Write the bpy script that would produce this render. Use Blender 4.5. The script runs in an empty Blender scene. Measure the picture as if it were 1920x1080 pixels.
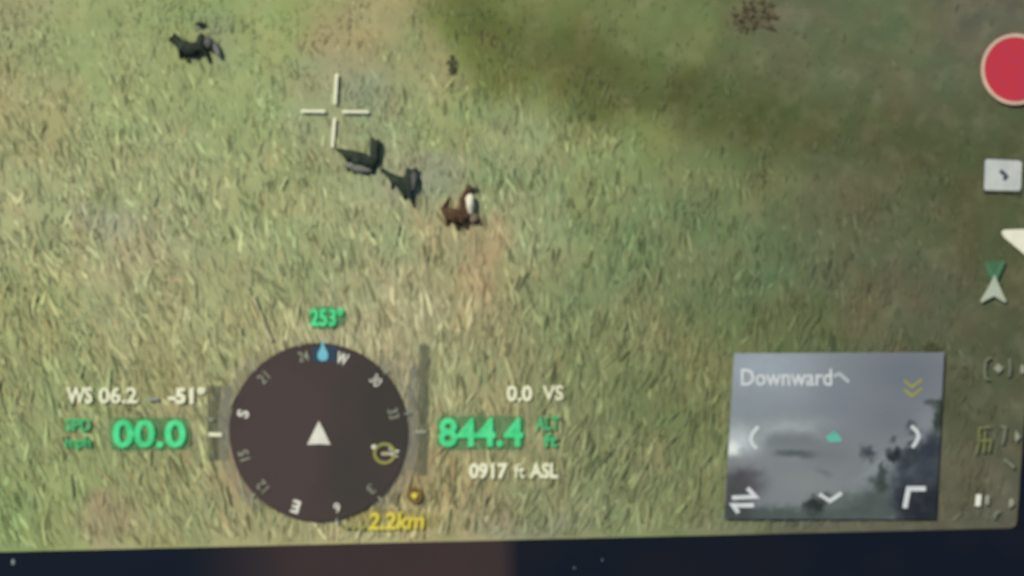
import bpy, bmesh, math, random
import numpy as np
from mathutils import Vector, Matrix

random.seed(7)
rng = np.random.default_rng(11)
R = math.radians
sc = bpy.context.scene
C = sc.collection

# ---------------------------------------------------------------- camera, sky, sun, exposure
EXPOSURE = 1.55
cd = bpy.data.cameras.new('camera')
cam = bpy.data.objects.new('camera', cd)
C.objects.link(cam)
cam.location = (0, 0, 2.6)                      # looking straight down at the display that lies flat
cam.rotation_euler = (0, 0, 0)
cd.sensor_width = 36
cd.lens = 36 * 2.6 / 1.92
cd.clip_start = 0.05
cd.clip_end = 500
cd.dof.use_dof = True                           # the photograph is softly out of focus
cd.dof.focus_distance = 2.0
cd.dof.aperture_fstop = 1.75
sc.camera = cam

SUN_AZ, SUN_EL = R(-48), R(46)                  # light from the upper left of the picture
world = bpy.data.worlds.new('World')
sc.world = world
world.use_nodes = True
wn = world.node_tree
for n in list(wn.nodes):
    wn.nodes.remove(n)
sky = wn.nodes.new('ShaderNodeTexSky')
sky.sky_type = 'NISHITA'
sky.sun_disc = False
sky.sun_elevation = SUN_EL
sky.sun_rotation = SUN_AZ
bg = wn.nodes.new('ShaderNodeBackground')
bg.inputs['Strength'].default_value = 0.08
wo = wn.nodes.new('ShaderNodeOutputWorld')
wn.links.new(sky.outputs['Color'], bg.inputs['Color'])
wn.links.new(bg.outputs['Background'], wo.inputs['Surface'])

sl = bpy.data.lights.new('sun', 'SUN')
sl.energy = 3.0
sl.angle = R(0.5)
sl.color = (1.0, 0.95, 0.86)
sun = bpy.data.objects.new('sun', sl)
C.objects.link(sun)
sd = Vector((math.sin(SUN_AZ) * math.cos(SUN_EL), math.cos(SUN_AZ) * math.cos(SUN_EL), math.sin(SUN_EL)))
sun.rotation_euler = (-sd).to_track_quat('-Z', 'Y').to_euler()
sun.location = sd * 6

sc.view_settings.view_transform = 'Standard'
sc.view_settings.look = 'None'
sc.view_settings.exposure = EXPOSURE
sc.view_settings.gamma = 1
sc.view_settings.use_curve_mapping = False

# ---------------------------------------------------------------- helpers
GAIN = 2.75        # picture value of a lit matt surface divided by its base colour, at this exposure


def lin1(v):
    v = v / 255.0
    return v / 12.92 if v <= 0.04045 else ((v + 0.055) / 1.055) ** 2.4


def lin(c):
    return tuple(lin1(v) for v in c)


def lin_np(a):
    a = np.asarray(a, float) / 255.0
    return np.where(a <= 0.04045, a / 12.92, ((a + 0.055) / 1.055) ** 2.4)


def P(px, py, z=0.0):
    """a spot on the display: one unit of its 1920 x 1080 raster is 1 mm"""
    return Vector(((px - 960) / 1000.0, (540 - py) / 1000.0, z))


def mat_new(name):
    m = bpy.data.materials.new(name)
    m.use_nodes = True
    nt = m.node_tree
    return m, nt, nt.nodes['Principled BSDF']


def noise_mix(nt, base_socket, colour, amount, scale, detail=4, contrast=(0.4, 0.65), seed=0.0):
    """mix another colour into a base colour by 3-D noise in object space; returns the socket"""
    tc = nt.nodes.new('ShaderNodeTexCoord')
    mp = nt.nodes.new('ShaderNodeMapping')
    mp.inputs['Location'].default_value = (seed, seed * 0.7, 0)
    nz = nt.nodes.new('ShaderNodeTexNoise')
    nz.inputs['Scale'].default_value = scale
    nz.inputs['Detail'].default_value = detail
    mr = nt.nodes.new('ShaderNodeMapRange')
    mr.inputs['From Min'].default_value = contrast[0]
    mr.inputs['From Max'].default_value = contrast[1]
    mr.inputs['To Max'].default_value = amount
    mx = nt.nodes.new('ShaderNodeMix')
    mx.data_type = 'RGBA'
    nt.links.new(tc.outputs['Object'], mp.inputs['Vector'])
    nt.links.new(mp.outputs['Vector'], nz.inputs['Vector'])
    nt.links.new(nz.outputs['Fac'], mr.inputs['Value'])
    nt.links.new(mr.outputs['Result'], mx.inputs['Factor'])
    if isinstance(base_socket, tuple):
        mx.inputs['A'].default_value = (*base_socket, 1)
    else:
        nt.links.new(base_socket, mx.inputs['A'])
    mx.inputs['B'].default_value = (*colour, 1)
    return mx.outputs['Result']


def matt(name, look, other=None, amount=0.5, scale=30, rough=0.8, spec=0.05, gain=None, contrast=(0.4, 0.65)):
    """a lit surface that shows LOOK (sRGB) in daylight, mottled with OTHER"""
    g = gain or GAIN
    m, nt, b = mat_new(name)
    a = tuple(v / g for v in lin(look))
    o = tuple(v / g for v in lin(other)) if other else tuple(v * 0.8 for v in a)
    nt.links.new(noise_mix(nt, a, o, amount, scale, contrast=contrast), b.inputs['Base Color'])
    b.inputs['Roughness'].default_value = rough
    b.inputs['Specular IOR Level'].default_value = spec
    return m


def glow(name, look, other=None):
    """lit pixels of the display: they give off their own light"""
    m, nt, b = mat_new(name)
    e = tuple(v / 2 ** EXPOSURE for v in lin(look))
    o = tuple(v / 2 ** EXPOSURE for v in lin(other)) if other else tuple(v * 0.8 for v in e)
    b.inputs['Base Color'].default_value = (0.01, 0.01, 0.01, 1)
    b.inputs['Specular IOR Level'].default_value = 0
    nt.links.new(noise_mix(nt, e, o, 0.8, 60, contrast=(0.35, 0.7)), b.inputs['Emission Color'])
    b.inputs['Emission Strength'].default_value = 1
    return m


def veil(name, look, alpha):
    """a see-through tint of the display"""
    m, nt, b = mat_new(name)
    a = tuple(v / GAIN for v in lin(look))
    nt.links.new(noise_mix(nt, a, tuple(v * 0.8 for v in a), 0.6, 25), b.inputs['Base Color'])
    b.inputs['Specular IOR Level'].default_value = 0
    b.inputs['Roughness'].default_value = 1
    b.inputs['Alpha'].default_value = alpha
    return m


def link(name, me, m, parent=None, loc=None):
    o = bpy.data.objects.new(name, me)
    C.objects.link(o)
    if m:
        me.materials.append(m)
    if parent:
        o.parent = parent
    if loc is not None:
        o.location = loc
    return o


def tag(o, label, cat, group=None):
    o['label'] = label
    o['category'] = cat
    if group:
        o['group'] = group
    return o


def thing(name, label, cat, px, py, z=0.0, group=None):
    o = bpy.data.objects.new(name, None)
    o.empty_display_size = 0.02
    C.objects.link(o)
    o.location = P(px, py, z)
    return tag(o, label, cat, group)


def origin(parent):
    """world position of a chain of parents that are only shifted"""
    v = Vector((0, 0, 0))
    while parent:
        v += parent.location
        parent = parent.parent
    return v


def poly(name, pts, z0, z1, m, parent=None, holes=None):
    """an extruded plate with a slightly smaller top, its outline in raster units"""
    og = origin(parent)
    bm = bmesh.new()
    c = sum((P(*p) for p in pts), Vector()) / len(pts)
    lo, hi = [], []
    for p in pts:
        q = P(*p)
        t = q + (c - q).normalized() * 0.0006
        lo.append(bm.verts.new(Vector((q.x, q.y, z0)) - og))
        hi.append(bm.verts.new(Vector((t.x, t.y, z1)) - og))
    n = len(pts)
    bm.faces.new(hi)
    bm.faces.new(lo[::-1])
    for i in range(n):
        bm.faces.new((lo[i], lo[(i + 1) % n], hi[(i + 1) % n], hi[i]))
    bmesh.ops.recalc_face_normals(bm, faces=bm.faces)
    me = bpy.data.meshes.new(name)
    bm.to_mesh(me)
    bm.free()
    return link(name, me, m, parent)


def stroke(name, pts, w, z0, z1, m, parent=None, closed=False):
    """a ribbon of width w along a polyline, extruded"""
    og = origin(parent)
    v = [P(*p) for p in pts]
    n = len(v)
    w = w / 1000.0
    L, Rr = [], []
    for i in range(n):
        a = v[(i - 1) % n] if (closed or i > 0) else v[i]
        b = v[(i + 1) % n] if (closed or i < n - 1) else v[i]
        d1 = (v[i] - a).normalized() if (v[i] - a).length > 1e-9 else (b - v[i]).normalized()
        d2 = (b - v[i]).normalized() if (b - v[i]).length > 1e-9 else d1
        n1 = Vector((-d1.y, d1.x, 0))
        n2 = Vector((-d2.y, d2.x, 0))
        nn = (n1 + n2).normalized()
        k = w / 2 / max(0.45, nn.dot(n1))
        L.append(v[i] + nn * k)
        Rr.append(v[i] - nn * k)
    bm = bmesh.new()
    rows = []
    for i in range(n):
        rows.append([bm.verts.new(Vector((q.x, q.y, z)) - og) for q, z in
                     ((L[i], z0), (L[i], z1), (Rr[i], z1), (Rr[i], z0))])
    for i in range(n if closed else n - 1):
        a, b = rows[i], rows[(i + 1) % n]
        for k in range(4):
            bm.faces.new((a[k], a[(k + 1) % 4], b[(k + 1) % 4], b[k]))
    if not closed:
        bm.faces.new(rows[0])
        bm.faces.new(rows[-1][::-1])
    bmesh.ops.recalc_face_normals(bm, faces=bm.faces)
    me = bpy.data.meshes.new(name)
    bm.to_mesh(me)
    bm.free()
    return link(name, me, m, parent)


def circle(cx, cy, rx, ry=None, n=48, a0=0, a1=360):
    ry = ry or rx
    full = abs(a1 - a0) >= 360
    k = n if full else n + 1
    return [(cx + rx * math.sin(R(a0 + (a1 - a0) * i / n)), cy - ry * math.cos(R(a0 + (a1 - a0) * i / n))) for i in range(k)]


def text(name, s, box, z0, z1, m, parent=None, bold=0.0, rot=0.0, shear=0.0):
    """lettering fitted into box = (x0, y0, x1, y1) in raster units, turned by rot degrees about its centre"""
    cu = bpy.data.curves.new('lettering', 'FONT')
    cu.body = s
    cu.size = 1
    cu.offset = bold
    cu.extrude = 0.5
    cu.shear = shear
    cu.resolution_u = 3
    tmp = bpy.data.objects.new('lettering_source', cu)
    C.objects.link(tmp)
    dg = bpy.context.evaluated_depsgraph_get()
    dg.update()
    me = bpy.data.meshes.new_from_object(tmp.evaluated_get(dg))
    bpy.data.objects.remove(tmp)
    bpy.data.curves.remove(cu)
    n = len(me.vertices)
    co = np.empty(n * 3)
    me.vertices.foreach_get('co', co)
    co = co.reshape(-1, 3)
    lo, hi = co.min(0), co.max(0)
    x0, y0, x1, y1 = box
    w, h = (x1 - x0) / 1000, (y1 - y0) / 1000
    c = P((x0 + x1) / 2, (y0 + y1) / 2)
    x = ((co[:, 0] - lo[0]) / (hi[0] - lo[0]) - 0.5) * w
    y = ((co[:, 1] - lo[1]) / (hi[1] - lo[1]) - 0.5) * h
    t = R(-rot)
    og = origin(parent)
    out = np.stack([c.x + x * math.cos(t) - y * math.sin(t) - og.x,
                    c.y + x * math.sin(t) + y * math.cos(t) - og.y,
                    np.where(co[:, 2] > 0, z1, z0) - og.z], 1)
    me.vertices.foreach_set('co', out.ravel())
    me.name = name
    me.update()
    me.materials.clear()
    return link(name, me, m, parent)


def point_colours(me, cols):
    at = me.color_attributes.new('tone', 'FLOAT_COLOR', 'POINT')
    at.data.foreach_set('color', np.concatenate([cols, np.ones((len(cols), 1))], 1).astype(np.float32).ravel())


def vnoise(x, y, scale, seed):
    """smooth value noise, numpy, about 0..1"""
    r = np.random.default_rng(seed)
    g = r.random((96, 96))
    u, v = x / scale + 31.7, y / scale + 17.3
    i, j = np.floor(u).astype(int), np.floor(v).astype(int)
    fu, fv = u - i, v - j
    fu, fv = fu * fu * (3 - 2 * fu), fv * fv * (3 - 2 * fv)
    a, b = g[i % 96, j % 96], g[(i + 1) % 96, j % 96]
    c, d = g[i % 96, (j + 1) % 96], g[(i + 1) % 96, (j + 1) % 96]
    return (a * (1 - fu) + b * fu) * (1 - fv) + (c * (1 - fu) + d * fu) * fv


# ---------------------------------------------------------------- colours over the meadow, with shade, dimming and glare painted in
CTRL = [  # x, y, sRGB as it looks in daylight
    (0, 0, (160, 156, 112)), (200, 60, (152, 158, 106)), (400, 30, (146, 157, 102)), (560, 40, (148, 158, 98)),
    (680, 50, (164, 152, 108)), (620, 110, (150, 148, 112)),
    (60, 220, (158, 154, 108)), (250, 180, (152, 159, 107)), (450, 200, (147, 157, 105)), (650, 200, (146, 152, 112)),
    (80, 420, (154, 154, 110)), (300, 330, (152, 156, 110)), (480, 380, (150, 154, 106)), (250, 460, (156, 152, 114)),
    (60, 620, (150, 152, 102)), (250, 620, (156, 154, 110)), (430, 620, (154, 154, 108)), (560, 520, (146, 152, 106)),
    (20, 960, (132, 145, 92)), (120, 800, (142, 148, 100)), (120, 960, (140, 148, 96)), (330, 940, (146, 146, 100)), (380, 800, (156, 150, 108)),
    (500, 1000, (152, 148, 106)), (700, 1000, (162, 152, 110)), (820, 950, (154, 142, 100)), (900, 1000, (152, 142, 106)),
    (640, 600, (160, 156, 118)), (780, 600, (162, 154, 116)), (850, 760, (150, 148, 106)), (980, 800, (140, 138, 98)),
    (830, 480, (158, 150, 110)), (920, 520, (164, 146, 106)), (740, 450, (150, 154, 110)),
    (760, 130, (152, 152, 106)), (850, 220, (142, 150, 100)), (960, 300, (140, 148, 104)), (1000, 420, (140, 146, 104)),
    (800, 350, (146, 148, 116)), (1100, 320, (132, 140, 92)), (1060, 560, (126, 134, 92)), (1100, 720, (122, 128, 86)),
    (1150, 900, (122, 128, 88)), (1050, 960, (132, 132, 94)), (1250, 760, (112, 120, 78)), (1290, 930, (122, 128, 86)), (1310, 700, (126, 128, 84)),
    (860, 20, (118, 124, 66)), (950, 80, (112, 116, 60)), (1050, 110, (100, 104, 54)), (1150, 160, (94, 96, 52)), (1280, 190, (88, 90, 48)),  # the painted shade band starts with these darker points
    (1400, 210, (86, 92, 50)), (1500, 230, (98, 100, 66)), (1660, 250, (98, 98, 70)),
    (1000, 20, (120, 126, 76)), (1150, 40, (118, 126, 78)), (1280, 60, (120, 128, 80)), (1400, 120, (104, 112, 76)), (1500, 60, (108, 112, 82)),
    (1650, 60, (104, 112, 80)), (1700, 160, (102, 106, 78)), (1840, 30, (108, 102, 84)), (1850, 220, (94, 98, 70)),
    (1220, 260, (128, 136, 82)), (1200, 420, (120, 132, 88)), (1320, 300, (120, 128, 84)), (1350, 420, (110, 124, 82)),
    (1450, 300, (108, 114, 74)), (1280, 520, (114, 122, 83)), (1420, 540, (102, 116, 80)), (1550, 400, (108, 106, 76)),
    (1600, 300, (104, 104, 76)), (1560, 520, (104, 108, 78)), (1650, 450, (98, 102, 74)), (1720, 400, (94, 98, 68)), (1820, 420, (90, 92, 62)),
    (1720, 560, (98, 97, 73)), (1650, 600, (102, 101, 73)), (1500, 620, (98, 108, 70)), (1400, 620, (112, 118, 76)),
    (1800, 600, (92, 94, 68)), (1800, 740, (90, 92, 68)), (1790, 900, (100, 98, 78)), (1860, 960, (102, 100, 84)), (1600, 985, (104, 104, 86)),  # greyish glare at the lower right painted into these colours
]
CX = np.array([c[0] for c in CTRL], float)
CY = np.array([c[1] for c in CTRL], float)
CC = np.array([c[2] for c in CTRL], float)
CC *= (1 - 0.07 * np.clip((CX - 1150) / 300, 0, 1))[:, None]  # dimming of the screen towards the right, painted into the colours
BLOBS = [  # x, y, rx, ry, sRGB, weight: bare soil, litter and other tone patches
    (925, 520, 26, 74, (192, 160, 120), 0.6), (905, 480, 40, 40, (172, 156, 116), 0.4), (215, 975, 50, 46, (166, 150, 114), 0.9),
    (620, 60, 60, 40, (170, 150, 112), 0.5), (195, 415, 60, 34, (168, 164, 136), 0.6), (810, 330, 70, 40, (152, 150, 124), 0.5),
    (670, 180, 40, 50, (148, 150, 122), 0.6), (412, 80, 40, 50, (150, 152, 122), 0.5), (370, 870, 12, 40, (176, 140, 106), 0.6),
    (470, 930, 40, 40, (178, 150, 112), 0.5), (835, 560, 22, 22, (160, 150, 118), 0.5), (815, 95, 30, 40, (168, 152, 110), 0.5),
    (1085, 440, 50, 40, (134, 146, 100), 0.4), (1210, 420, 40, 50, (114, 132, 92), 0.4), (1100, 540, 70, 60, (118, 132, 92), 0.3),
    (1480, 40, 45, 35, (128, 118, 96), 0.6), (1400, 30, 40, 30, (112, 104, 76), 0.5), (1000, 985, 120, 20, (132, 134, 110), 0.5),
    (1380, 985, 90, 16, (128, 126, 104), 0.5), (560, 700, 60, 60, (166, 158, 126), 0.4), (780, 700, 40, 60, (166, 152, 122), 0.5),
    (760, 900, 60, 60, (172, 150, 110), 0.5), (300, 690, 60, 60, (150, 146, 98), 0.6),
]


SHADE_BAND = [(820, -30), (930, 62), (1060, 118), (1200, 168), (1360, 204), (1560, 240), (1760, 272), (1990, 310)]


def meadow_colour(x, y):
    """base colour of the meadow, painted shade included, at raster position (numpy arrays)"""
    wx = x + 60 * (vnoise(x, y, 90, 3) - 0.5)
    wy = y + 60 * (vnoise(x, y, 90, 4) - 0.5)
    acc = np.zeros((len(x), 3))
    wt = np.zeros(len(x))
    for k in range(len(CX)):
        d2 = (wx - CX[k]) ** 2 + (wy - CY[k]) ** 2
        w = 1.0 / (d2 + 1200.0) ** 2
        acc += w[:, None] * CC[k]
        wt += w
    c = acc / wt[:, None]
    for bx, by, rx, ry, col, wgt in BLOBS:
        q = ((wx - bx) / rx) ** 2 + ((wy - by) / ry) ** 2
        w = wgt * np.exp(-q * q)
        c = c * (1 - w[:, None]) + np.array(col, float) * w[:, None]
    # the long shadow band across the upper part, painted into the colour
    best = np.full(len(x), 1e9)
    for (ax, ay), (bx, by) in zip(SHADE_BAND[:-1], SHADE_BAND[1:]):
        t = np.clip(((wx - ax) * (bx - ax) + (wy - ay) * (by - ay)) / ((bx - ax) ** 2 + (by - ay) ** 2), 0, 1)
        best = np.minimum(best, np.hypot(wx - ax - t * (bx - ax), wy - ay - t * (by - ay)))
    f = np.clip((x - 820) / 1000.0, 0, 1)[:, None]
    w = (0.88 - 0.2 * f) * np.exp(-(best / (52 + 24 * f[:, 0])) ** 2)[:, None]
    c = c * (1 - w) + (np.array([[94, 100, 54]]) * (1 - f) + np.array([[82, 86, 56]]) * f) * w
    n = vnoise(x, y, 60, 5) - 0.5
    n2 = vnoise(x, y, 24, 6) - 0.5
    c = c + (n * 10 + n2 * 8)[:, None] * np.array([1.0, 0.8, 0.7])
    c = c + ((vnoise(x, y, 45, 8) - 0.5) * 9)[:, None] * np.array([1.0, -0.2, 0.0])
    return lin_np(np.clip(c, 5, 250)) / GAIN * (1 + 0.32 * sharpness(x, y))[:, None] * np.array([0.99, 1.03, 1.0])


def sharpness(x, y):
    """how much standing grass there is: tall at the lower left, short turf towards the upper right"""
    s = np.clip(1.15 - (x - 900) / 900.0, 0.0, 1.0)
    s = s * np.clip(0.45 + y / 700.0, 0.45, 1.0)
    band = np.clip((x - 780 - 0.9 * y * 1.6) / 160.0, 0, 1) * (y < 320)
    s = s * (1 - 0.75 * band)
    for bx, by, rx, ry, col, wgt in BLOBS:
        q = ((x - bx) / rx) ** 2 + ((y - by) / ry) ** 2
        s = s * (1 - 0.8 * wgt * np.exp(-q * q))
    return s


# ---------------------------------------------------------------- structure: ground, display
SOIL = matt('dry_lawn', (120, 118, 80), (92, 100, 60), 0.8, 6)
gm = bpy.data.meshes.new('ground')
gm.from_pydata([(-60, -60, -0.08), (60, -60, -0.08), (60, 60, -0.08), (-60, 60, -0.08)], [], [(0, 1, 2, 3)])
g = link('ground', gm, SOIL)
g['kind'] = 'structure'

EDGE = [(-120, 1037.8), (1896, 990.3), (1904, 986), (1907, 976), (1985, -60), (-150, -60)]   # outline of the lit picture
# outer rim of the panel
RIM = [(-330, 1262), (2090, 1216), (2130, 1180), (2190, -260), (-350, -260)]
BLACK, nt, b = mat_new('black_plastic')
nt.links.new(noise_mix(nt, (0.0012, 0.0030, 0.0062), (0.0030, 0.0034, 0.0056), 1.0, 7, contrast=(0.3, 0.7)), b.inputs['Base Color'])
b.inputs['Roughness'].default_value = 0.55
b.inputs['Specular IOR Level'].default_value = 0.04
RIMM, nt, b = mat_new('painted_reflection_rim_plastic')
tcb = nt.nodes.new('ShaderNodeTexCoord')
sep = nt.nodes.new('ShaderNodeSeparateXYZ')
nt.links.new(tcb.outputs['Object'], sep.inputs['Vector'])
fade = nt.nodes.new('ShaderNodeMapRange')           # brown reflection painted into the rim colour, fading towards one end
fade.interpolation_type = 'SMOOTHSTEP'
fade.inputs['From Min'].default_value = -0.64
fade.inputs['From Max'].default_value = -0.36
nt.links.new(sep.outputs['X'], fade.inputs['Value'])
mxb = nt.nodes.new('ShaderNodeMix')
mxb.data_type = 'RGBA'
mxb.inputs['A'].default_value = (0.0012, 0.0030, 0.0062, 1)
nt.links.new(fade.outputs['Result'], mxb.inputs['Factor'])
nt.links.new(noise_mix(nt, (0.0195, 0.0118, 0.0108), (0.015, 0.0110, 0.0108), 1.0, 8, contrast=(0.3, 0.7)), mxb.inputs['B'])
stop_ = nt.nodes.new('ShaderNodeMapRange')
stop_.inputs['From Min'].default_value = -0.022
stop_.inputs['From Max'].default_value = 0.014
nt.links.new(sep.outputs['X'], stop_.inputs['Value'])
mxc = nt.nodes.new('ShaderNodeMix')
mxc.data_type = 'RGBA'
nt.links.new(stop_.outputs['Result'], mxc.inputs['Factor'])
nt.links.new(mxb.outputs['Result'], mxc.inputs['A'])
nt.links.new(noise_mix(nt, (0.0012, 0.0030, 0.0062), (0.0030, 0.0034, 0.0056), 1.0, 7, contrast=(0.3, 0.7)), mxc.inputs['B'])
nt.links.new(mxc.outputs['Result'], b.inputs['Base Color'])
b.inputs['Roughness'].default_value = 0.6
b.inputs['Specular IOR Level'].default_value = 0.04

disp = thing('display_panel', 'black rimmed flat display whose dark lower border carries a dull brown stretch', 'display', 960, 1120, -0.079)
poly('back_cover', RIM, -0.078, -0.012, matt('back_cover_plastic', (40, 42, 46), (30, 32, 36)), disp)


def yb(x):
    return 1037.8 + (x + 120) * (990.3 - 1037.8) / 2016.0


ZB = 0.004
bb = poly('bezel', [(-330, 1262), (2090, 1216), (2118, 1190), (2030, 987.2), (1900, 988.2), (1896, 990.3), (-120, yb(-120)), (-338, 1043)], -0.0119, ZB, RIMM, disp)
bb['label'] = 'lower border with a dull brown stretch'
poly('bezel', [(-338, 1043), (-120, yb(-120)), (-150, -60), (-350, -260)], -0.0119, ZB, BLACK, disp)
poly('bezel', [(1900, 988.2), (2030, 987.2), (2118, 1190), (2190, -260), (1985, -60), (1907, 976), (1904, 986)], -0.0119, ZB, BLACK, disp)
poly('bezel', [(-350, -260), (-150, -60), (1985, -60), (2190, -260)], -0.0119, ZB, BLACK, disp)
SPECK = matt('dust', (140, 144, 146))
for sx, sy, w in ((26, 1053, 6), (1129, 1049, 2.2), (1077, 1064, 2.4)):
    poly('dust_speck', circle(sx, sy, w * 0.6, w, 8), ZB, ZB + 0.001, SPECK, disp)

# the meadow sheet
nx, ny = 300, 170
gx = np.linspace(-150, 1990, nx)
gy = np.linspace(-62, 1040, ny)
GX, GY = np.meshgrid(gx, gy)
fx, fy = GX.ravel(), GY.ravel()
inside_y = 1037.8 + (fx + 120) * (990.3 - 1037.8) / 2016.0
right_x = 1907 + (976 - fy) * 78 / 1036.0
fyc = np.minimum(fy, inside_y - 0.0)
fxc = np.minimum(fx, right_x)
cut = (fyc > 970) & (fxc > 1890)
hz = (vnoise(fxc, fyc, 70, 21) * 0.5 + vnoise(fxc, fyc, 28, 22) * 0.3 + vnoise(fxc, fyc, 12, 23) * 0.2 - 0.5) * 0.004
verts = np.stack([(fxc - 960) / 1000, (540 - fyc) / 1000, hz], 1)
idx = np.arange(nx * ny).reshape(ny, nx)
faces = np.stack([idx[1:, :-1].ravel(), idx[1:, 1:].ravel(), idx[:-1, 1:].ravel(), idx[:-1, :-1].ravel()], 1)
me = bpy.data.meshes.new('meadow')
me.from_pydata(verts.tolist(), [], faces.tolist())
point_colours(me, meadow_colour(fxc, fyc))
me.polygons.foreach_set('use_smooth', np.ones(len(me.polygons), bool))


def tone_material(name, fine, amount, dark, rough=0.9):
    m, nt, b = mat_new(name)
    at = nt.nodes.new('ShaderNodeAttribute')
    at.attribute_name = 'tone'
    s = at.outputs['Color']
    s = noise_mix(nt, s, dark[0], amount, fine, 5, (0.45, 0.7), 1.3)
    s = noise_mix(nt, s, dark[1], amount, fine * 0.6, 5, (0.5, 0.75), 9.1)
    nt.links.new(s, b.inputs['Base Color'])
    b.inputs['Roughness'].default_value = rough
    b.inputs['Specular IOR Level'].default_value = 0.04
    return m


md = link('meadow', me, tone_material('meadow_turf', 40, 0.16, ((0.055, 0.062, 0.025), (0.15, 0.14, 0.085))))
md['kind'] = 'structure'


# ---------------------------------------------------------------- grass
def blades(n, seed, size=1.0, vivid=1.0):
    r = np.random.default_rng(seed)
    x = r.uniform(-140, 1975, n)
    y = r.uniform(-55, 1032, n)
    s = sharpness(x, y)
    clump = 0.55 * vnoise(x, y, 30, 41) + 0.45 * vnoise(x, y, 75, 42)
    keep = r.random(n) < np.clip(0.12 + 0.9 * s, 0, 1) * np.clip(1.9 * clump - 0.12, 0.08, 1.2)
    x, y, s = x[keep], y[keep], s[keep]
    n = len(x)
    # lean of the blades: backwards-slanting on the upper left, upright on the lower right
    lean = 20 - 18 * np.clip((x - 250) / 900, 0, 1) - 14 * np.clip((x - 300) / 500, 0, 1) * np.clip((y - 500) / 300, 0, 1)
    ang = np.radians(90 + lean + r.normal(0, 16, n) + 14 * (vnoise(x, y, 140, 44) - 0.5))
    length = (19 + 26 * np.clip(y / 900, 0, 1)) * (0.35 + 0.5 * r.random(n) + 0.9 * r.random(n) ** 3) * (0.55 + 0.55 * s) * size
    width = size * (3.4 + 5.4 * r.random(n) ** 1.6) * (0.75 + 0.35 * np.clip(y / 900, 0, 1))
    rise = np.radians(r.uniform(0.5, 4.5, n) + 6 * (r.random(n) < 0.12))
    col = meadow_colour(x, y)
    kind = r.random(n)
    amt = vivid * (0.4 + 0.6 * s)[:, None]
    pale = (kind > 0.84)[:, None]
    deep = (kind < 0.13)[:, None]
    tan = ((kind > 0.66) & (kind < 0.76))[:, None]
    col = np.where(pale, col * (1 + 0.44 * amt), col)
    col = np.where(deep, col * (1 - 0.42 * amt) * np.array([0.97, 1.0, 0.9]), col)
    col = np.where(tan, col * (1 + np.array([0.16, 0.02, 0.0]) * amt), col)
    col = col * (1 + (r.normal(0, 0.07, n) * (0.4 + 0.6 * s)))[:, None]
    dx, dy = np.cos(ang), -np.sin(ang)          # raster y points down
    px, py = -dy, dx
    bend = r.normal(0, 0.10, n) * length
    zb = np.full(n, 0.4) + r.uniform(0, 1.0, n)
    V = np.empty((n, 7, 3))

    def put(k, t, side, wf):
        cx = x + dx * length * t + px * (bend * t * t + side * width * wf * 0.5)
        cy = y + dy * length * t + py * (bend * t * t + side * width * wf * 0.5)
        cz = np.minimum(zb + np.sin(rise) * length * t * (1.25 - 0.35 * t), 6.0)
        V[:, k, 0] = (cx - 960) / 1000
        V[:, k, 1] = (540 - cy) / 1000
        V[:, k, 2] = cz / 1000
    put(0, 0.0, -1, 0.6); put(1, 0.0, 1, 0.6)
    put(2, 0.35, -1, 1.0); put(3, 0.35, 1, 1.0)
    put(4, 0.7, -1, 0.75); put(5, 0.7, 1, 0.75)
    put(6, 1.0, 0, 0.0)
    # nothing grows over the rim of the display
    tipx, tipy = x + dx * length, y + dy * length
    ok = (y < yb(x) - 3) & (x < 1900 + (976 - y) * 0.075 - 4) & (tipx < 1896 + (976 - y) * 0.075)
    return V[ok], col[ok]


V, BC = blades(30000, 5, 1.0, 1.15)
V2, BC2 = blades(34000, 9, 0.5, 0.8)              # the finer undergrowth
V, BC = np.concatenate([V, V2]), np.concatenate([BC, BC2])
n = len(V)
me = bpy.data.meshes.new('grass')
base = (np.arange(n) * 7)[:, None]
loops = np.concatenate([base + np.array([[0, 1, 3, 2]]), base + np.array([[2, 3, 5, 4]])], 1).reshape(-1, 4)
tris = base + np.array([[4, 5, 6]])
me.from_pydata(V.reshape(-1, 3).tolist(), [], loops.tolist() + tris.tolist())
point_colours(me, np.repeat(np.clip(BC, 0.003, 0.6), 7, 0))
gm_, nt, b = mat_new('grass_blade')
at = nt.nodes.new('ShaderNodeAttribute')
at.attribute_name = 'tone'
nt.links.new(noise_mix(nt, at.outputs['Color'], (0.10, 0.095, 0.05), 0.2, 70), b.inputs['Base Color'])
b.inputs['Roughness'].default_value = 0.75
b.inputs['Specular IOR Level'].default_value = 0.08
go = link('grass', me, gm_)
go['kind'] = 'stuff'
go['label'] = 'slanting olive and straw coloured grass covering the meadow'


# ---------------------------------------------------------------- animals
def skin_body(name, joints, bones, m, parent, root=0, levels=2):
    """one continuous body: joints = (x, y, z mm, radius mm), grown with a Skin modifier and then made a plain mesh"""
    og = origin(parent)
    me = bpy.data.meshes.new(name)
    me.from_pydata([(P(j[0], j[1], j[2] * 0.7 / 1000) - og)[:] for j in joints], bones, [])
    o = bpy.data.objects.new(name + '_skeleton', me)
    C.objects.link(o)
    mod = o.modifiers.new('skin', 'SKIN')
    mod.use_smooth_shade = True
    sub = o.modifiers.new('subdivision', 'SUBSURF')
    sub.levels = sub.render_levels = levels
    if not me.skin_vertices:
        bpy.context.view_layer.objects.active = o
        bpy.ops.mesh.customdata_skin_add()
    for i, j in enumerate(joints):
        rr = j[3] / 1000
        me.skin_vertices[0].data[i].radius = (rr, rr)
        me.skin_vertices[0].data[i].use_root = (i == root)
    dg = bpy.context.evaluated_depsgraph_get()
    dg.update()
    out = bpy.data.meshes.new_from_object(o.evaluated_get(dg))
    bpy.data.objects.remove(o)
    out.name = name
    out.materials.clear()
    return link(name, out, m, parent)


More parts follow.
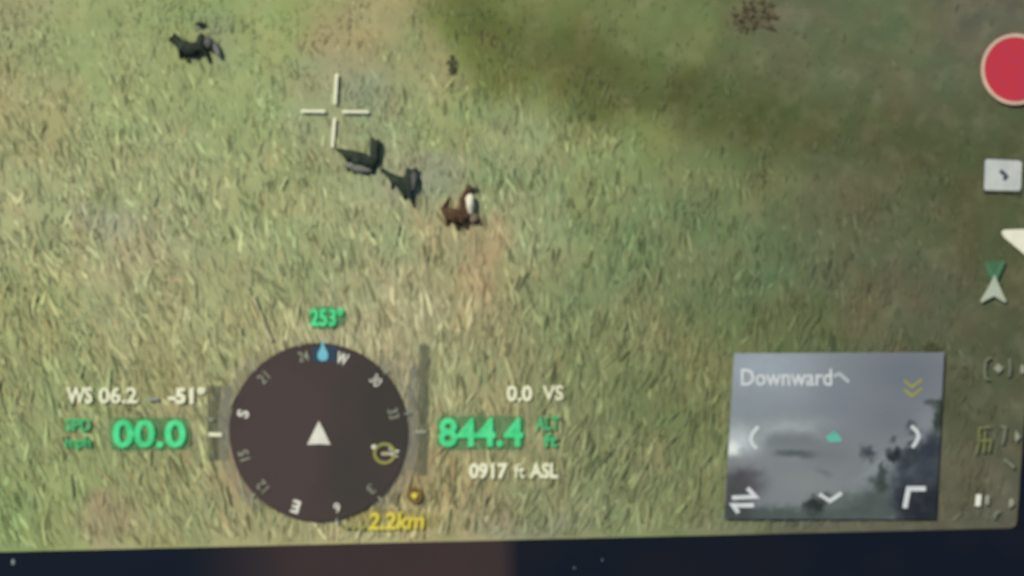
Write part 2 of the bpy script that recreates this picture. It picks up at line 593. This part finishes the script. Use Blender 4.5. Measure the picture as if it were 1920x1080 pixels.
def pad(name, cx, cy, z, rx, ry, rz, rot, m, parent, seed=1):
    """a patch of fur: a lumpy flattened ellipsoid"""
    og = origin(parent)
    bm = bmesh.new()
    bmesh.ops.create_icosphere(bm, subdivisions=3, radius=1)
    r = random.Random(seed)
    ph = [r.uniform(0, 6) for _ in range(3)]
    t = R(rot)
    c = P(cx, cy, z * 0.72 / 1000)
    for v in bm.verts:
        k = 1 + 0.10 * math.sin(4 * v.co.x + ph[0]) * math.cos(3 * v.co.y + ph[1]) + 0.05 * math.sin(9 * v.co.y + ph[2])
        x, y, zz = v.co.x * rx * k / 1000, v.co.y * ry * k / 1000, v.co.z * rz * k / 1000
        v.co = c - og + Vector((x * math.cos(t) - y * math.sin(t), x * math.sin(t) + y * math.cos(t), zz))
    for f in bm.faces:
        f.smooth = True
    me = bpy.data.meshes.new(name)
    bm.to_mesh(me)
    bm.free()
    return link(name, me, m, parent)


def fur(name, look, other, scale=90):
    return matt(name, look, other, 0.9, scale, 0.9, 0.03)


CHAR = fur('charcoal_fur', (62, 70, 58), (42, 50, 40))
GREYF = fur('grey_fur', (132, 134, 118), (104, 108, 94))
DUSK = fur('dusky_fur', (104, 104, 96), (80, 82, 74))
BRN = fur('brown_fur', (100, 78, 56), (66, 50, 36))
TANF = fur('fawn_fur', (150, 128, 104), (122, 100, 78))
WHT = fur('white_fur', (232, 226, 196), (206, 196, 164))
AG = 'animals standing in the meadow'

# 1: charcoal, below the crosshair
a = thing('animal', 'charcoal animal with upright neck, pointed ears and thin tail, just below the crosshair', 'animal', 678, 325, 0, AG)
skin_body('body', [(650, 290, 9, 11), (672, 297, 10, 13), (694, 303, 10, 13), (703, 292, 12, 10), (704, 276, 14, 9.5),
                   (697, 257, 14, 3.2), (712, 262, 14, 3.4), (640, 283, 8, 4.5), (629, 280, 7, 2),
                   (699, 314, 6, 5), (701, 327, 4, 3.2), (705, 300, 13, 9), (690, 315, 9, 4.5), (687, 329, 5, 2.8),
                   (654, 303, 6, 4.5), (652, 322, 4, 2.8), (663, 306, 10, 4.5), (664, 325, 5, 2.8), (708, 270, 15, 7)],
          [(0, 1), (1, 2), (2, 11), (11, 3), (3, 4), (4, 5), (4, 18), (18, 6), (0, 7), (7, 8), (2, 9), (9, 10), (2, 12), (12, 13), (0, 14), (14, 15), (1, 16), (16, 17)],
          CHAR, a)
pad('belly', 672, 315, 8, 26, 8, 7, -14, GREYF, a, 3)['label'] = 'pale grey underside'

# 2: darker, half turned away
a = thing('animal', 'black animal with a grey chest, walking between the charcoal one and the brown one', 'animal', 752, 372, 0, AG)
skin_body('body', [(722, 323, 7, 5), (737, 333, 9, 8.5), (752, 343, 10, 11), (764, 351, 10, 11), (768, 340, 12, 10), (769, 328, 13, 9),
                   (763, 315, 13, 3), (782, 315, 13, 3.2), (713, 316, 6, 2), (769, 366, 8, 7), (774, 378, 5, 4), (778, 390, 4, 2.2),
                   (757, 362, 7, 4.5), (759, 374, 4, 2.8), (737, 343, 6, 4), (735, 356, 4, 2.6), (778, 323, 13, 5)],
          [(0, 1), (1, 2), (2, 3), (3, 4), (4, 5), (5, 6), (5, 16), (16, 7), (0, 8), (3, 9), (9, 10), (10, 11), (3, 12), (12, 13), (1, 14), (14, 15)],
          CHAR, a)
pad('chest', 777, 340, 16, 7, 18, 7, -4, DUSK, a, 5)['label'] = 'grey chest'

# 3: brown with a white patch
a = thing('animal', 'brown animal with a bright white patch on its chest', 'animal', 862, 425, 0, AG)
skin_body('body', [(836, 399, 10, 12), (850, 404, 11, 14), (864, 406, 11, 12), (868, 390, 13, 7.5), (870, 372, 14, 7), (874, 358, 13, 5),
                   (882, 345, 12, 2), (888, 355, 12, 2.4), (898, 352, 11, 1.6), (829, 392, 8, 3.5), (838, 378, 8, 2.4), (844, 368, 7, 1.6),
                   (872, 420, 7, 5), (876, 431, 4, 3), (858, 420, 8, 4.5), (858, 433, 4, 2.8), (840, 412, 7, 5), (838, 424, 4, 3),
                   (880, 402, 12, 7), (896, 414, 6, 2.6), (904, 424, 4, 2)],
          [(0, 1), (1, 2), (2, 3), (3, 4), (4, 5), (5, 6), (5, 7), (7, 8), (0, 9), (9, 10), (10, 11), (2, 12), (12, 13), (1, 14), (14, 15), (0, 16), (16, 17),
           (2, 18), (18, 19), (19, 20)],
          BRN, a)
pad('chest', 882, 383, 17, 8.5, 20, 8, 4, WHT, a, 7)['label'] = 'bright white chest'
pad('flank', 888, 407, 10, 9, 12, 6, 25, TANF, a, 8)['label'] = 'fawn lower flank'

# 4: alone at the top
a = thing('animal', 'lone blackish animal with a grey muzzle, far from the other three', 'animal', 365, 112, 0, AG)
skin_body('body', [(332, 78, 9, 9), (342, 86, 10, 15), (356, 93, 10, 12), (368, 92, 11, 9), (377, 86, 13, 9), (379, 74, 14, 8.5),
                   (378, 64, 13, 3.5), (326, 72, 7, 3.5), (366, 104, 6, 5), (373, 111, 4, 3.5), (352, 106, 6, 5), (354, 118, 4, 3),
                   (390, 104, 6, 4), (395, 119, 4, 3), (340, 100, 6, 5), (338, 110, 4, 3), (388, 70, 14, 4), (384, 96, 9, 6)],
          [(0, 1), (1, 2), (2, 3), (3, 4), (4, 5), (5, 6), (5, 16), (0, 7), (2, 8), (8, 9), (2, 10), (10, 11), (4, 17), (17, 12), (12, 13), (1, 14), (14, 15)],
          CHAR, a)
pad('muzzle', 393, 82, 14, 9, 12, 7, 20, DUSK, a, 9)['label'] = 'dusky cheek'
pad('chest', 407, 92, 9, 6, 21, 6, 26, GREYF, a, 11)['label'] = 'pale grey breast'
pad('horn', 377, 46, 9, 9, 4, 4, 5, CHAR, a, 12)


# ---------------------------------------------------------------- small dark tufts and bushes, dry stalks
def bush(label, cat, cx, cy, rx, ry, h, n, m, seed, name='bush', leaf=9):
    o = thing(name, label, cat, cx, cy, 0)
    og = origin(o)
    r = random.Random(seed)
    vs, fs = [], []
    for i in range(n):
        a_, d = r.uniform(0, 6.283), math.sqrt(r.random())
        x, y = cx + math.cos(a_) * d * rx, cy + math.sin(a_) * d * ry
        z = r.uniform(0.1, 1) * h * (1 - 0.6 * d)
        t, l, w = r.uniform(0, 6.283), leaf * r.uniform(0.6, 1.3), leaf * r.uniform(0.3, 0.5)
        up = r.uniform(-0.3, 0.6) * leaf
        k = len(vs)
        for u, v_, zz in ((0, -0.5, 0), (0.55, -1, 0.5), (1, 0, 1), (0.55, 1, 0.5)):
            q = P(x + math.cos(t) * u * l - math.sin(t) * v_ * w * 0.5, y + math.sin(t) * u * l + math.cos(t) * v_ * w * 0.5, (z + up * zz) / 1000)
            vs.append((q - og)[:])
        fs.append((k, k + 1, k + 2, k + 3))
    me = bpy.data.meshes.new('foliage')
    me.from_pydata(vs, [], fs)
    link('foliage', me, m, o)
    s = stroke('stem', [(cx, cy + ry * 0.9), (cx + 1, cy)], 3, 0.0, 0.004, BRN, o)
    return o


DKG = matt('dark_leaf', (88, 92, 58), (72, 76, 48), 0.8, 60)
RDB = matt('reddish_leaf', (104, 98, 72), (92, 84, 60), 0.8, 50)
PALE = matt('straw', (188, 184, 142), (170, 162, 120), 0.7, 60)
bush('tiny dark upright tuft alone on the pale grass above the animals', 'plant', 848, 123, 6, 15, 12, 60, DKG, 2, 'grass_tuft', 7)
bush('reddish brown ragged bush at the top, beyond the olive band', 'bush', 1412, 30, 38, 28, 7, 120, RDB, 3, 'bush', 13)
bush('low dark tuft on the upper corner of the grey inset picture', 'plant', 1745, 652, 14, 6, 8, 40, DKG, 4, 'grass_tuft', 8)
for lab, pts, w in (('pale kinked straw stalk in the grass above the compass dial', [(476, 556), (484, 578), (493, 596), (497, 612), (505, 628), (510, 640)], 5),):
    s = stroke('dry_stalk', pts, w, 0.003, 0.007, PALE)
    tag(s, lab, 'stalk')

# ---------------------------------------------------------------- symbols of the display
Z0, Z1 = 0.0062, 0.0082
Z2, Z3 = 0.0083, 0.0096
CREAM = glow('cream_pixels', (236, 236, 200), (216, 218, 180))
WHITE = glow('white_pixels', (226, 224, 206), (200, 200, 182))
DIM = glow('dim_pixels', (150, 152, 132), (124, 128, 106))
FAINT = glow('faint_pixels', (112, 116, 96), (98, 104, 82))
GREEN = glow('green_pixels', (84, 226, 146), (36, 186, 108))
DEEPG = glow('deep_green_pixels', (78, 180, 112), (52, 160, 92))
DULLG = glow('dull_green_pixels', (66, 118, 78), (54, 100, 66))
YELLOW = glow('yellow_pixels', (220, 206, 76), (196, 180, 54))
OLIVEY = glow('olive_yellow_pixels', (146, 146, 70), (130, 132, 66))
OLIVED = glow('dim_olive_pixels', (110, 114, 66), (102, 106, 64))
CYAN = glow('cyan_pixels', (112, 190, 200), (96, 172, 186))
NAVY = glow('navy_pixels', (34, 62, 80), (30, 50, 66))
RED = glow('red_pixels', (186, 36, 50), (178, 38, 68))
PINKW = glow('pinkish_white_pixels', (206, 178, 156), (188, 160, 136))

# crosshair
t = thing('crosshair', 'cream crosshair of four thin bars with an open middle', 'crosshair', 629, 210)
stroke('bar', [(632, 139), (628.5, 196)], 5.6, Z0, Z1, CREAM, t)
stroke('bar', [(628, 222), (624, 276)], 5.6, Z0, Z1, CREAM, t)
stroke('bar', [(565, 209), (610, 209.5)], 5.4, Z0, Z1, CREAM, t)
stroke('bar', [(642, 210), (692, 210.5)], 5.4, Z0, Z1, CREAM, t)

# compass dial
CXD, CYD, RD = 598, 810, 167
t = thing('compass_dial', 'large round dark brown compass dial with a white arrow in its middle', 'compass', CXD, CYD)
DIAL, nt, b = mat_new('dial_face')
s = noise_mix(nt, tuple(v / GAIN for v in lin((64, 60, 54))), tuple(v / GAIN for v in lin((77, 65, 61))), 1.0, 4.0, 2, (0.42, 0.62), 5.2)  # the brown mottling is a reflection painted into the dial colour
nt.links.new(s, b.inputs['Base Color'])
b.inputs['Roughness'].default_value = 0.7
b.inputs['Specular IOR Level'].default_value = 0.05
RIMV = veil('dial_rim_tint', (172, 164, 146), 0.13)
poly('dial_face', circle(CXD, CYD, RD, RD, 96), 0.0055, Z1, DIAL, t)
for a0, a1 in ((38, 142), (218, 322)):
    stroke('rim', circle(CXD, CYD, RD + 12, RD + 12, 40, a0, a1), 22, Z0, Z0 + 0.001, RIMV, t)
poly('heading_arrow', [(599, 788), (621, 833), (599, 831.5), (577, 833)], Z2, Z3, WHITE, t)
for ang, s, m, sz, bold in ((-11, '24', DIM, 9.5, .01), (18, 'W', WHITE, 11, .03), (48, '30', WHITE, 9.5, .0), (76, '33', DIM, 9.5, .01), (105, 'N', WHITE, 10, .03),
                            (137, '3', DIM, 9, .0), (166, '6', WHITE, 9, .01), (197, 'E', WHITE, 12, .03), (226, '12', DIM, 9.5, .0), (253, '15', DIM, 9.5, .01),
                            (284, 'S', WHITE, 11, .03), (315, '21', DIM, 9.5, .0)):
    rr = 145
    cx, cy = CXD + rr * math.sin(R(ang)), CYD - rr * math.cos(R(ang))
    w = sz * (1.0 if len(s) == 2 or s == 'W' else 0.62)
    text('numeral' if s.isdigit() else 'letter', s, (cx - w, cy - sz, cx + w, cy + sz), Z2, Z3, m, t, bold, ang)
for ang in (48, 78, 137, 168, 226, 315, -12):
    p0 = (CXD + 164 * math.sin(R(ang)), CYD - 164 * math.cos(R(ang)))
    p1 = (CXD + 176 * math.sin(R(ang)), CYD - 176 * math.cos(R(ang)))
    stroke('tick', [p0, p1], 3, Z2, Z3, DIM, t)
poly('marker_box', [(588, 649), (633, 647), (631, 678), (587, 678)], Z2, Z2 + 0.0006, NAVY, t)
poly('heading_marker', [(606, 634), (610, 651), (616, 662), (616, 671), (611, 676), (602, 676), (597, 671), (597, 662), (603, 651)], Z2 + 0.0008, Z3, CYAN, t)
stroke('home_ring', circle(722, 849, 18.5, 17.5, 32), 5.5, Z2 + 0.0015, Z3 + 0.0015, OLIVEY, t, True)
stroke('home_stem', [(716, 850), (734, 849)], 6, Z2 + 0.0015, Z3 + 0.001, PALE, t)
poly('drone_marker', circle(702, 837, 5, 4.4, 12), Z2, Z3, WHITE, t)

# heading readout
t = thing('heading_readout', 'small green heading number over the top of the compass dial', 'readout', 612, 595)
text('numerals', '253\u00b0', (582, 577, 645, 612), Z0, Z1, GREEN, t, 0.035)
poly('glow_plate', circle(613, 595, 36, 22, 24), Z0 - 0.0018, Z0 - 0.0004, veil('green_tint', (96, 176, 110), 0.3), t)

# wind and tilt
t = thing('wind_readout', 'white wind speed lettering reading WS 06.2, above the green zeros', 'readout', 194, 741)
text('letters', 'WS', (127, 725, 175, 756), Z0, Z1, CREAM, t, 0.03)
text('numerals', '06.2', (187, 725, 259, 756), Z0, Z1, CREAM, t, 0.025)
stroke('dash', [(277, 748), (299, 747.5)], 6, Z0, Z1, DIM, t)
t = thing('tilt_readout', 'white camera tilt lettering reading -51\u00b0, beside the wind speed', 'readout', 350, 741)
text('numerals', '-51\u00b0', (317, 725, 386, 757), Z0, Z1, CREAM, t, 0.045)

# speed
t = thing('speed_readout', 'green figures 00.0 with a tiny two line green unit, under the wind speed', 'readout', 240, 814)
GT = veil('green_tint_soft', (92, 166, 106), 0.26)
text('numerals', '00.0', (213, 786, 350, 839), Z0, Z1, GREEN, t, 0.025)
text('unit', 'SPD', (124, 784, 172, 808), Z0, Z1, DEEPG, t, 0.03)
text('unit', 'mph', (124, 818, 172, 844), Z0, Z1, DEEPG, t, 0.03)
poly('glow_plate', [(206, 792), (214, 782), (352, 782), (358, 792), (358, 834), (350, 842), (216, 844), (206, 834)], Z0 - 0.0018, Z0 - 0.0004, GT, t)

# altitude
t = thing('altitude_readout', 'large green figures 844.4 with a tiny green unit beside them', 'readout', 935, 812)
text('numerals', '844.4', (823, 783, 981, 837), Z0, Z1, GREEN, t, 0.025)
text('unit', 'ALT', (1004, 780, 1048, 806), Z0, Z1, DEEPG, t, 0.03)
text('unit', 'ft', (1018, 812, 1046, 838), Z0, Z1, DEEPG, t, 0.03)
poly('glow_plate', [(818, 790), (828, 779), (978, 779), (986, 790), (984, 832), (976, 842), (828, 842), (818, 832)], Z0 - 0.0018, Z0 - 0.0004, GT, t)
t = thing('climb_readout', 'small white lettering reading 0.0 VS, above the green altitude figures', 'readout', 1003, 737)
text('numerals', '0.0', (950, 722, 998, 752), Z0, Z1, CREAM, t, 0.03)
text('letters', 'VS', (1017, 722, 1056, 750), Z0, Z1, CREAM, t, 0.02)
t = thing('sea_level_readout', 'small white lettering reading 0917 ft ASL, below the green altitude figures', 'readout', 963, 882)
text('numerals', '0917', (880, 867, 952, 897), Z0, Z1, CREAM, t, 0.04)
text('unit', 'ft', (964, 869, 984, 895), Z0, Z1, CREAM, t, 0.01)
text('letters', 'ASL', (993, 867, 1046, 896), Z0, Z1, CREAM, t, 0.035)

# tapes beside the dial
TAPE = veil('grey_tape', (112, 116, 96), 0.3)
TAPL = veil('pale_tape', (150, 154, 140), 0.2)
t = thing('speed_tape', 'grey see-through upright scale between the green zeros and the compass dial', 'scale', 405, 800)
poly('strip', [(389, 722), (413, 722), (411, 862), (391, 862)], Z0 - 0.0012, Z0 - 0.0002, TAPE, t)
poly('strip', [(415, 722), (438, 722), (430, 790), (429, 862), (413, 862)], Z0 - 0.0012, Z0 - 0.0002, TAPL, t)
stroke('tick', [(393, 813.5), (417, 814.5)], 7, Z0, Z1, CREAM, t)
stroke('tick', [(393, 786), (403, 786)], 5, Z0, Z1, DIM, t)
t = thing('altitude_tape', 'grey see-through upright scale between the compass dial and the green altitude figures', 'scale', 795, 780)
poly('strip', [(786, 645), (804, 645), (800, 890), (784, 890)], Z0 - 0.0012, Z0 - 0.0002, TAPE, t)
poly('strip', [(766, 690), (784, 680), (783, 880), (762, 880)], Z0 - 0.0016, Z0 - 0.0006, TAPL, t)
stroke('tick', [(778, 809), (800, 809)], 6, Z0, Z1, DIM, t)

# home distance
t = thing('home_distance_readout', 'yellow lettering reading 2.2km under the rim of the compass dial', 'readout', 745, 977)
text('lettering', '2.2km', (690, 959, 796, 992), Z0, Z1, YELLOW, t, 0.03, -1.0, 0.15)
poly('glow_plate', circle(738, 974, 84, 22, 32), Z0 - 0.0018, Z0 - 0.0004, veil('yellow_tint', (184, 166, 60), 0.1), t)
text('dots', '...', (644, 984, 686, 992), Z0, Z1, OLIVEY, t, 0.02)
t = thing('home_marker', 'tiny brown ring with a yellow middle between the dial and the yellow lettering', 'marker', 778, 928)
stroke('ring', circle(778, 928, 11.5, 12.5, 24), 5.5, Z0, Z1, glow('brown_pixels', (122, 96, 34), (106, 80, 30)), t, True)
poly('middle', circle(777, 928, 6, 6, 16), Z0, Z1, YELLOW, t)

# record button
t = thing('record_button', 'big round red record button with a pale ring', 'button', 1900, 132)
poly('red_disc', circle(1901, 131, 57, 60, 64), Z0, Z1, RED, t)
stroke('ring', circle(1901, 131, 61, 63.5, 72), 6, Z0, Z1 + 0.0004, PINKW, t, True)

# mode button
t = thing('mode_button', 'white square button with a dark hooked sign', 'button', 1878, 329)
LIGHTG = glow('light_grey_pixels', (190, 194, 186), (170, 176, 172))
poly('shadow_plate', [(1841, 296), (1912, 298), (1912, 362), (1842, 360)], Z0 - 0.0014, Z0 - 0.0002, glow('dark_edge_pixels', (70, 76, 62)), t)
poly('face', [(1848, 299), (1910, 302), (1914, 306), (1912, 354), (1909, 358), (1846, 357), (1843, 354), (1845, 303)], Z0, Z1, LIGHTG, t)
stroke('sign', [(1872, 321), (1880, 327), (1884, 332), (1879, 338)], 7, Z2, Z3, glow('dark_sign_pixels', (46, 54, 72)), t)

# pale triangle
t = poly('pointer_triangle', [(1875, 436), (1880, 431), (1972, 428), (1972, 522), (1880, 445)], Z0, Z1, glow('ivory_pixels', (226, 224, 200), (214, 212, 186)))
tag(t, 'ivory triangle cut by the picture edge, pointing inward under the white square button', 'pointer')

# aircraft arrow
t = thing('aircraft_arrow', 'small pale notched arrowhead topped by a dim green V', 'arrow', 1860, 545)
poly('arrowhead', [(1862, 515), (1873, 541), (1884, 565), (1881, 567), (1861, 555), (1838, 567), (1835, 564), (1849, 541)], Z2, Z3, glow('pale_green_grey_pixels', (172, 180, 158), (160, 172, 148)), t)
stroke('letter', [(1846, 493), (1862, 527), (1879, 490)], 8, Z0, Z1, DULLG, t)
poly('glow_plate', [(1848, 490), (1880, 488), (1868, 524), (1860, 526)], Z0 - 0.0014, Z0 - 0.0004, glow('shade_green_pixels', (60, 98, 64)), t)

# dim icons down the side
t = thing('focus_icon', 'faint bracketed cross icon under the pale arrowhead', 'icon', 1868, 690)
stroke('bracket', [(1856, 669), (1846, 675), (1844, 690), (1845, 709), (1852, 711)], 4, Z0, Z1, FAINT, t)
stroke('bracket', [(1890, 672), (1892, 690), (1889, 706)], 4, Z0, Z1, FAINT, t)
stroke('cross', [(1862, 690), (1877, 690)], 7, Z0, Z1, DIM, t)
stroke('cross', [(1869.5, 682), (1869.5, 698)], 6.5, Z0 + 0.0002, Z1 + 0.0002, DIM, t)
t = poly('edge_dot', circle(1915, 692, 4.5, 9, 14), Z0, Z1, DIM)
tag(t, 'dim upright dot next to the faint bracketed cross icon', 'icon')
t = thing('signal_icon', 'dull olive yellow icon with a tall bracket, above the small white icons', 'icon', 1850, 828)
for pts in ([(1833, 800), (1834, 822)], [(1834, 802), (1856, 800)], [(1845, 806), (1842, 848)], [(1856, 822), (1852, 846)], [(1830, 826), (1858, 824)], [(1833, 830), (1828, 850)]):
    stroke('bar', pts, 4.4, Z0 + random.uniform(0, 0.0003), Z1 + random.uniform(0, 0.0004), OLIVED, t)
stroke('bracket', [(1874, 798), (1882, 800), (1881, 816), (1877, 832)], 5, Z0, Z1, FAINT, t)
t = poly('status_dot', [(1902, 806), (1911, 818), (1903, 828), (1900, 818)], Z0, Z1, DIM)
tag(t, 'dim pointed dot beside the dull olive yellow icon', 'icon')
t = stroke('slash_mark', [(1880, 861), (1890, 868), (1899, 876)], 6, Z0, Z1, FAINT)
tag(t, 'faint slanting dash under the dull olive yellow icon', 'icon')
t = thing('battery_icon', 'small icon of a white and a grey block in the lowest row', 'icon', 1840, 937)
poly('block', [(1828, 926), (1838, 926), (1836, 948), (1826, 948)], Z0, Z1, WHITE, t)
poly('block', [(1845, 928), (1853, 928), (1852, 945), (1845, 945)], Z0, Z1, DIM, t)
t = poly('arrow_tip', [(1890, 935), (1896, 934), (1900, 943), (1894, 950), (1889, 951)], Z0, Z1, DIM)
tag(t, 'tiny dim arrow tip at the end of the lowest icon row', 'icon')
t = stroke('hook_mark', [(1862, 971), (1864, 962), (1872, 957)], 6, Z0, Z1, FAINT)
tag(t, 'faint small hook below the lowest icon row', 'icon')

# ---------------------------------------------------------------- inset picture
t = thing('inset_picture', 'grey inset picture of a hillside, headed Downward', 'inset screen', 1562, 972)


def zp(zx, zy):
    return 1340 + zx / 3.0, 640 + zy / 3.0


TL, TR, BR, BL = (1375, 662), (1768, 660), (1752, 972), (1357, 972)
SPOTS = [  # x, y, rx, ry, angle, colour, weight, power, ruggedness of its outline
    (270, 150, 400, 220, 0, (158, 168, 172), 1.0, 1, .3), (1080, 180, 260, 170, 0, (110, 116, 122), 0.9, 1, .3), (700, 330, 150, 200, 0, (122, 128, 134), 0.6, 1, .3),
    (240, 360, 240, 110, 0, (140, 150, 152), 0.7, 1, .3), (1000, 440, 200, 110, 0, (108, 114, 120), 0.6, 1, .3),
    (400, 475, 220, 46, -4, (158, 164, 162), 0.9, 1, .3), (420, 560, 230, 36, 0, (116, 122, 118), 0.8, 1, .3), (450, 628, 120, 22, 3, (76, 86, 80), 0.9, 2, .3),
    (450, 665, 90, 14, 3, (140, 146, 140), 0.5, 1, .3),
    (140, 555, 110, 80, 30, (196, 204, 200), 0.9, 1, .5), (90, 600, 60, 48, 30, (232, 236, 226), 0.95, 2, .5),
    (160, 690, 130, 44, 0, (132, 134, 132), 0.8, 1, .5), (140, 800, 150, 90, 0, (70, 68, 70), 0.92, 2, .7), (320, 975, 380, 62, 0, (72, 82, 76), 0.9, 2, .8),
    (110, 930, 100, 100, 0, (62, 64, 62), 0.8, 2, .7),
    (500, 800, 230, 100, 0, (134, 139, 135), 0.85, 1, .3), (640, 640, 140, 60, 0, (114, 116, 118), 0.6, 1, .3), (850, 720, 160, 70, -30, (122, 128, 126), 0.7, 1, .5),
    (1080, 585, 150, 30, -32, (148, 152, 156), 0.8, 1, .8), (900, 710, 140, 40, -35, (142, 148, 146), 0.7, 1, .8), (1200, 440, 70, 70, -50, (134, 140, 142), 0.7, 1, .8),
    (840, 945, 260, 110, -10, (74, 84, 78), 0.92, 2, 1), (720, 890, 80, 60, 0, (94, 102, 96), 0.6, 2, 1),
    (1150, 830, 160, 230, 0, (52, 58, 64), 0.97, 3, .9), (1215, 640, 100, 130, 0, (58, 64, 70), 0.95, 3, .9), (1100, 720, 90, 50, 0, (72, 78, 86), 0.6, 1, .5),
    (1180, 920, 160, 120, 0, (38, 42, 48), 0.92, 3, .6),
    (1135, 640, 140, 40, -34, (52, 58, 64), 0.95, 2, 1), (1266, 420, 44, 110, 10, (46, 56, 46), 0.97, 2, 1), (1215, 345, 28, 22, 0, (68, 76, 74), 0.9, 2, 1),
    (850, 632, 46, 44, -35, (58, 64, 68), 0.97, 2, 1), (1010, 640, 48, 34, -15, (36, 42, 46), 0.97, 2, 1), (1092, 600, 42, 32, -20, (46, 52, 56), 0.95, 2, 1),
    (990, 552, 20, 18, 0, (70, 76, 80), 0.9, 2, 1), (1112, 480, 30, 36, 0, (66, 72, 76), 0.8, 2, 1), (930, 795, 54, 62, -20, (58, 68, 62), 0.95, 2, 1), (940, 725, 20, 40, 10, (56, 64, 60), 0.9, 2, 1),
    (565, 920, 72, 58, -35, (34, 42, 36), 0.97, 2, 1), (610, 735, 44, 16, 20, (98, 102, 108), 0.6, 1, .5), (1090, 735, 26, 40, 30, (92, 96, 102), 0.5, 1, .5),
]
nu, nv = 150, 120
U, W = np.meshgrid(np.linspace(0, 1, nu), np.linspace(0, 1, nv))
u, w = U.ravel(), W.ravel()
qx = (TL[0] * (1 - u) + TR[0] * u) * (1 - w) + (BL[0] * (1 - u) + BR[0] * u) * w
qy = (TL[1] * (1 - u) + TR[1] * u) * (1 - w) + (BL[1] * (1 - u) + BR[1] * u) * w
zx, zy = (qx - 1340) * 3, (qy - 640) * 3
wax = 46 * (vnoise(zx, zy, 44, 61) - 0.5) + 34 * (vnoise(zx, zy, 18, 62) - 0.5)
way = 46 * (vnoise(zx, zy, 44, 63) - 0.5) + 34 * (vnoise(zx, zy, 18, 64) - 0.5)
pc = np.tile(np.array([127.0, 132, 132]), (len(zx), 1))
for sx, sy, rx, ry, an, col, wgt, pw, rug in SPOTS:
    c_, s_ = math.cos(R(an)), math.sin(R(an))
    ax, ay = zx + rug * wax - sx, zy + rug * way - sy
    q = ((ax * c_ + ay * s_) / rx) ** 2 + ((-ax * s_ + ay * c_) / ry) ** 2
    k = (wgt * np.exp(-q ** pw))[:, None]
    pc = pc * (1 - k) + np.array(col, float) * k
# the pale curved track in the middle of the inset
ring = np.hypot((zx + 0.4 * wax - 430) / 215, (zy + 0.4 * way - 640) / 165)
top = np.clip((650 - zy) / 90, 0, 1) * np.clip((640 - zx) / 120, 0, 1)
k = (0.55 * np.exp(-((ring - 1) / 0.13) ** 2) * top)[:, None]
pc = pc * (1 - k) + np.array([[166.0, 172, 170]]) * k
k = (0.14 * np.exp(-((ring - 0.72) / 0.16) ** 2) * top)[:, None]
pc = pc * (1 - k) + np.array([[104.0, 110, 108]]) * k
og = origin(t)
idx = np.arange(nu * nv).reshape(nv, nu)
faces = np.stack([idx[1:, :-1].ravel(), idx[1:, 1:].ravel(), idx[:-1, 1:].ravel(), idx[:-1, :-1].ravel()], 1)
me = bpy.data.meshes.new('picture')
me.from_pydata(np.stack([(qx - 960) / 1000 - og.x, (540 - qy) / 1000 - og.y, np.full(len(qx), Z1 + 0.0003)], 1).tolist(), [], faces.tolist())
point_colours(me, lin_np(pc) / GAIN)
m, nt, b = mat_new('printed_picture')
at = nt.nodes.new('ShaderNodeAttribute')
at.attribute_name = 'tone'
nt.links.new(noise_mix(nt, at.outputs['Color'], (0.07, 0.075, 0.08), 0.12, 40), b.inputs['Base Color'])
b.inputs['Roughness'].default_value = 0.8
b.inputs['Specular IOR Level'].default_value = 0.03
link('picture', me, m, t)
poly('backing', [TL, TR, BR, BL], 0.0055, Z1, matt('inset_backing', (120, 126, 130), (110, 114, 120)), t)
MIST = glow('mist_white_pixels', (206, 210, 208), (188, 194, 194))
SOFTW = glow('soft_white_pixels', (178, 184, 186), (164, 170, 172))
text('title', 'Downward', (1388, 691, 1558, 723), Z2, Z3, MIST, t, 0.012)
stroke('chevron', [(1561, 705), (1572, 700), (1590, 716)], 6, Z2, Z3, SOFTW, t)
stroke('chevron', [(1420, 799), (1409, 812), (1406, 824), (1411, 834), (1418, 840)], 6.5, Z2, Z3, MIST, t)
stroke('chevron', [(1706, 798), (1717, 808), (1720, 818), (1714, 830), (1708, 838)], 6.5, Z2, Z3, MIST, t)
stroke('chevron', [(1534, 925), (1554, 938), (1576, 923)], 7, Z2, Z3, MIST, t)
TEAL = glow('teal_pixels', (92, 178, 156), (84, 160, 144))
poly('centre_marker', [(1562, 806), (1577, 822), (1574, 828), (1552, 828), (1546, 818)], Z2, Z3, TEAL, t)
for dy in (0, 17):
    stroke('yellow_chevron', [(1693, 713 + dy), (1708, 725 + dy), (1726, 711 + dy)], 5, Z2, Z3, OLIVEY, t)
t2 = [(1371, 933), (1413, 931), (1399, 917)]
stroke('swap_sign', [(1371, 932), (1415, 930), (1400, 914)], 8, Z2, Z3, MIST, t)
stroke('swap_sign', [(1412, 946), (1373, 946), (1383, 960)], 8, Z2, Z3, MIST, t)
stroke('corner_sign', [(1733, 915), (1701, 915), (1694, 951)], 9, Z2, Z3, MIST, t)
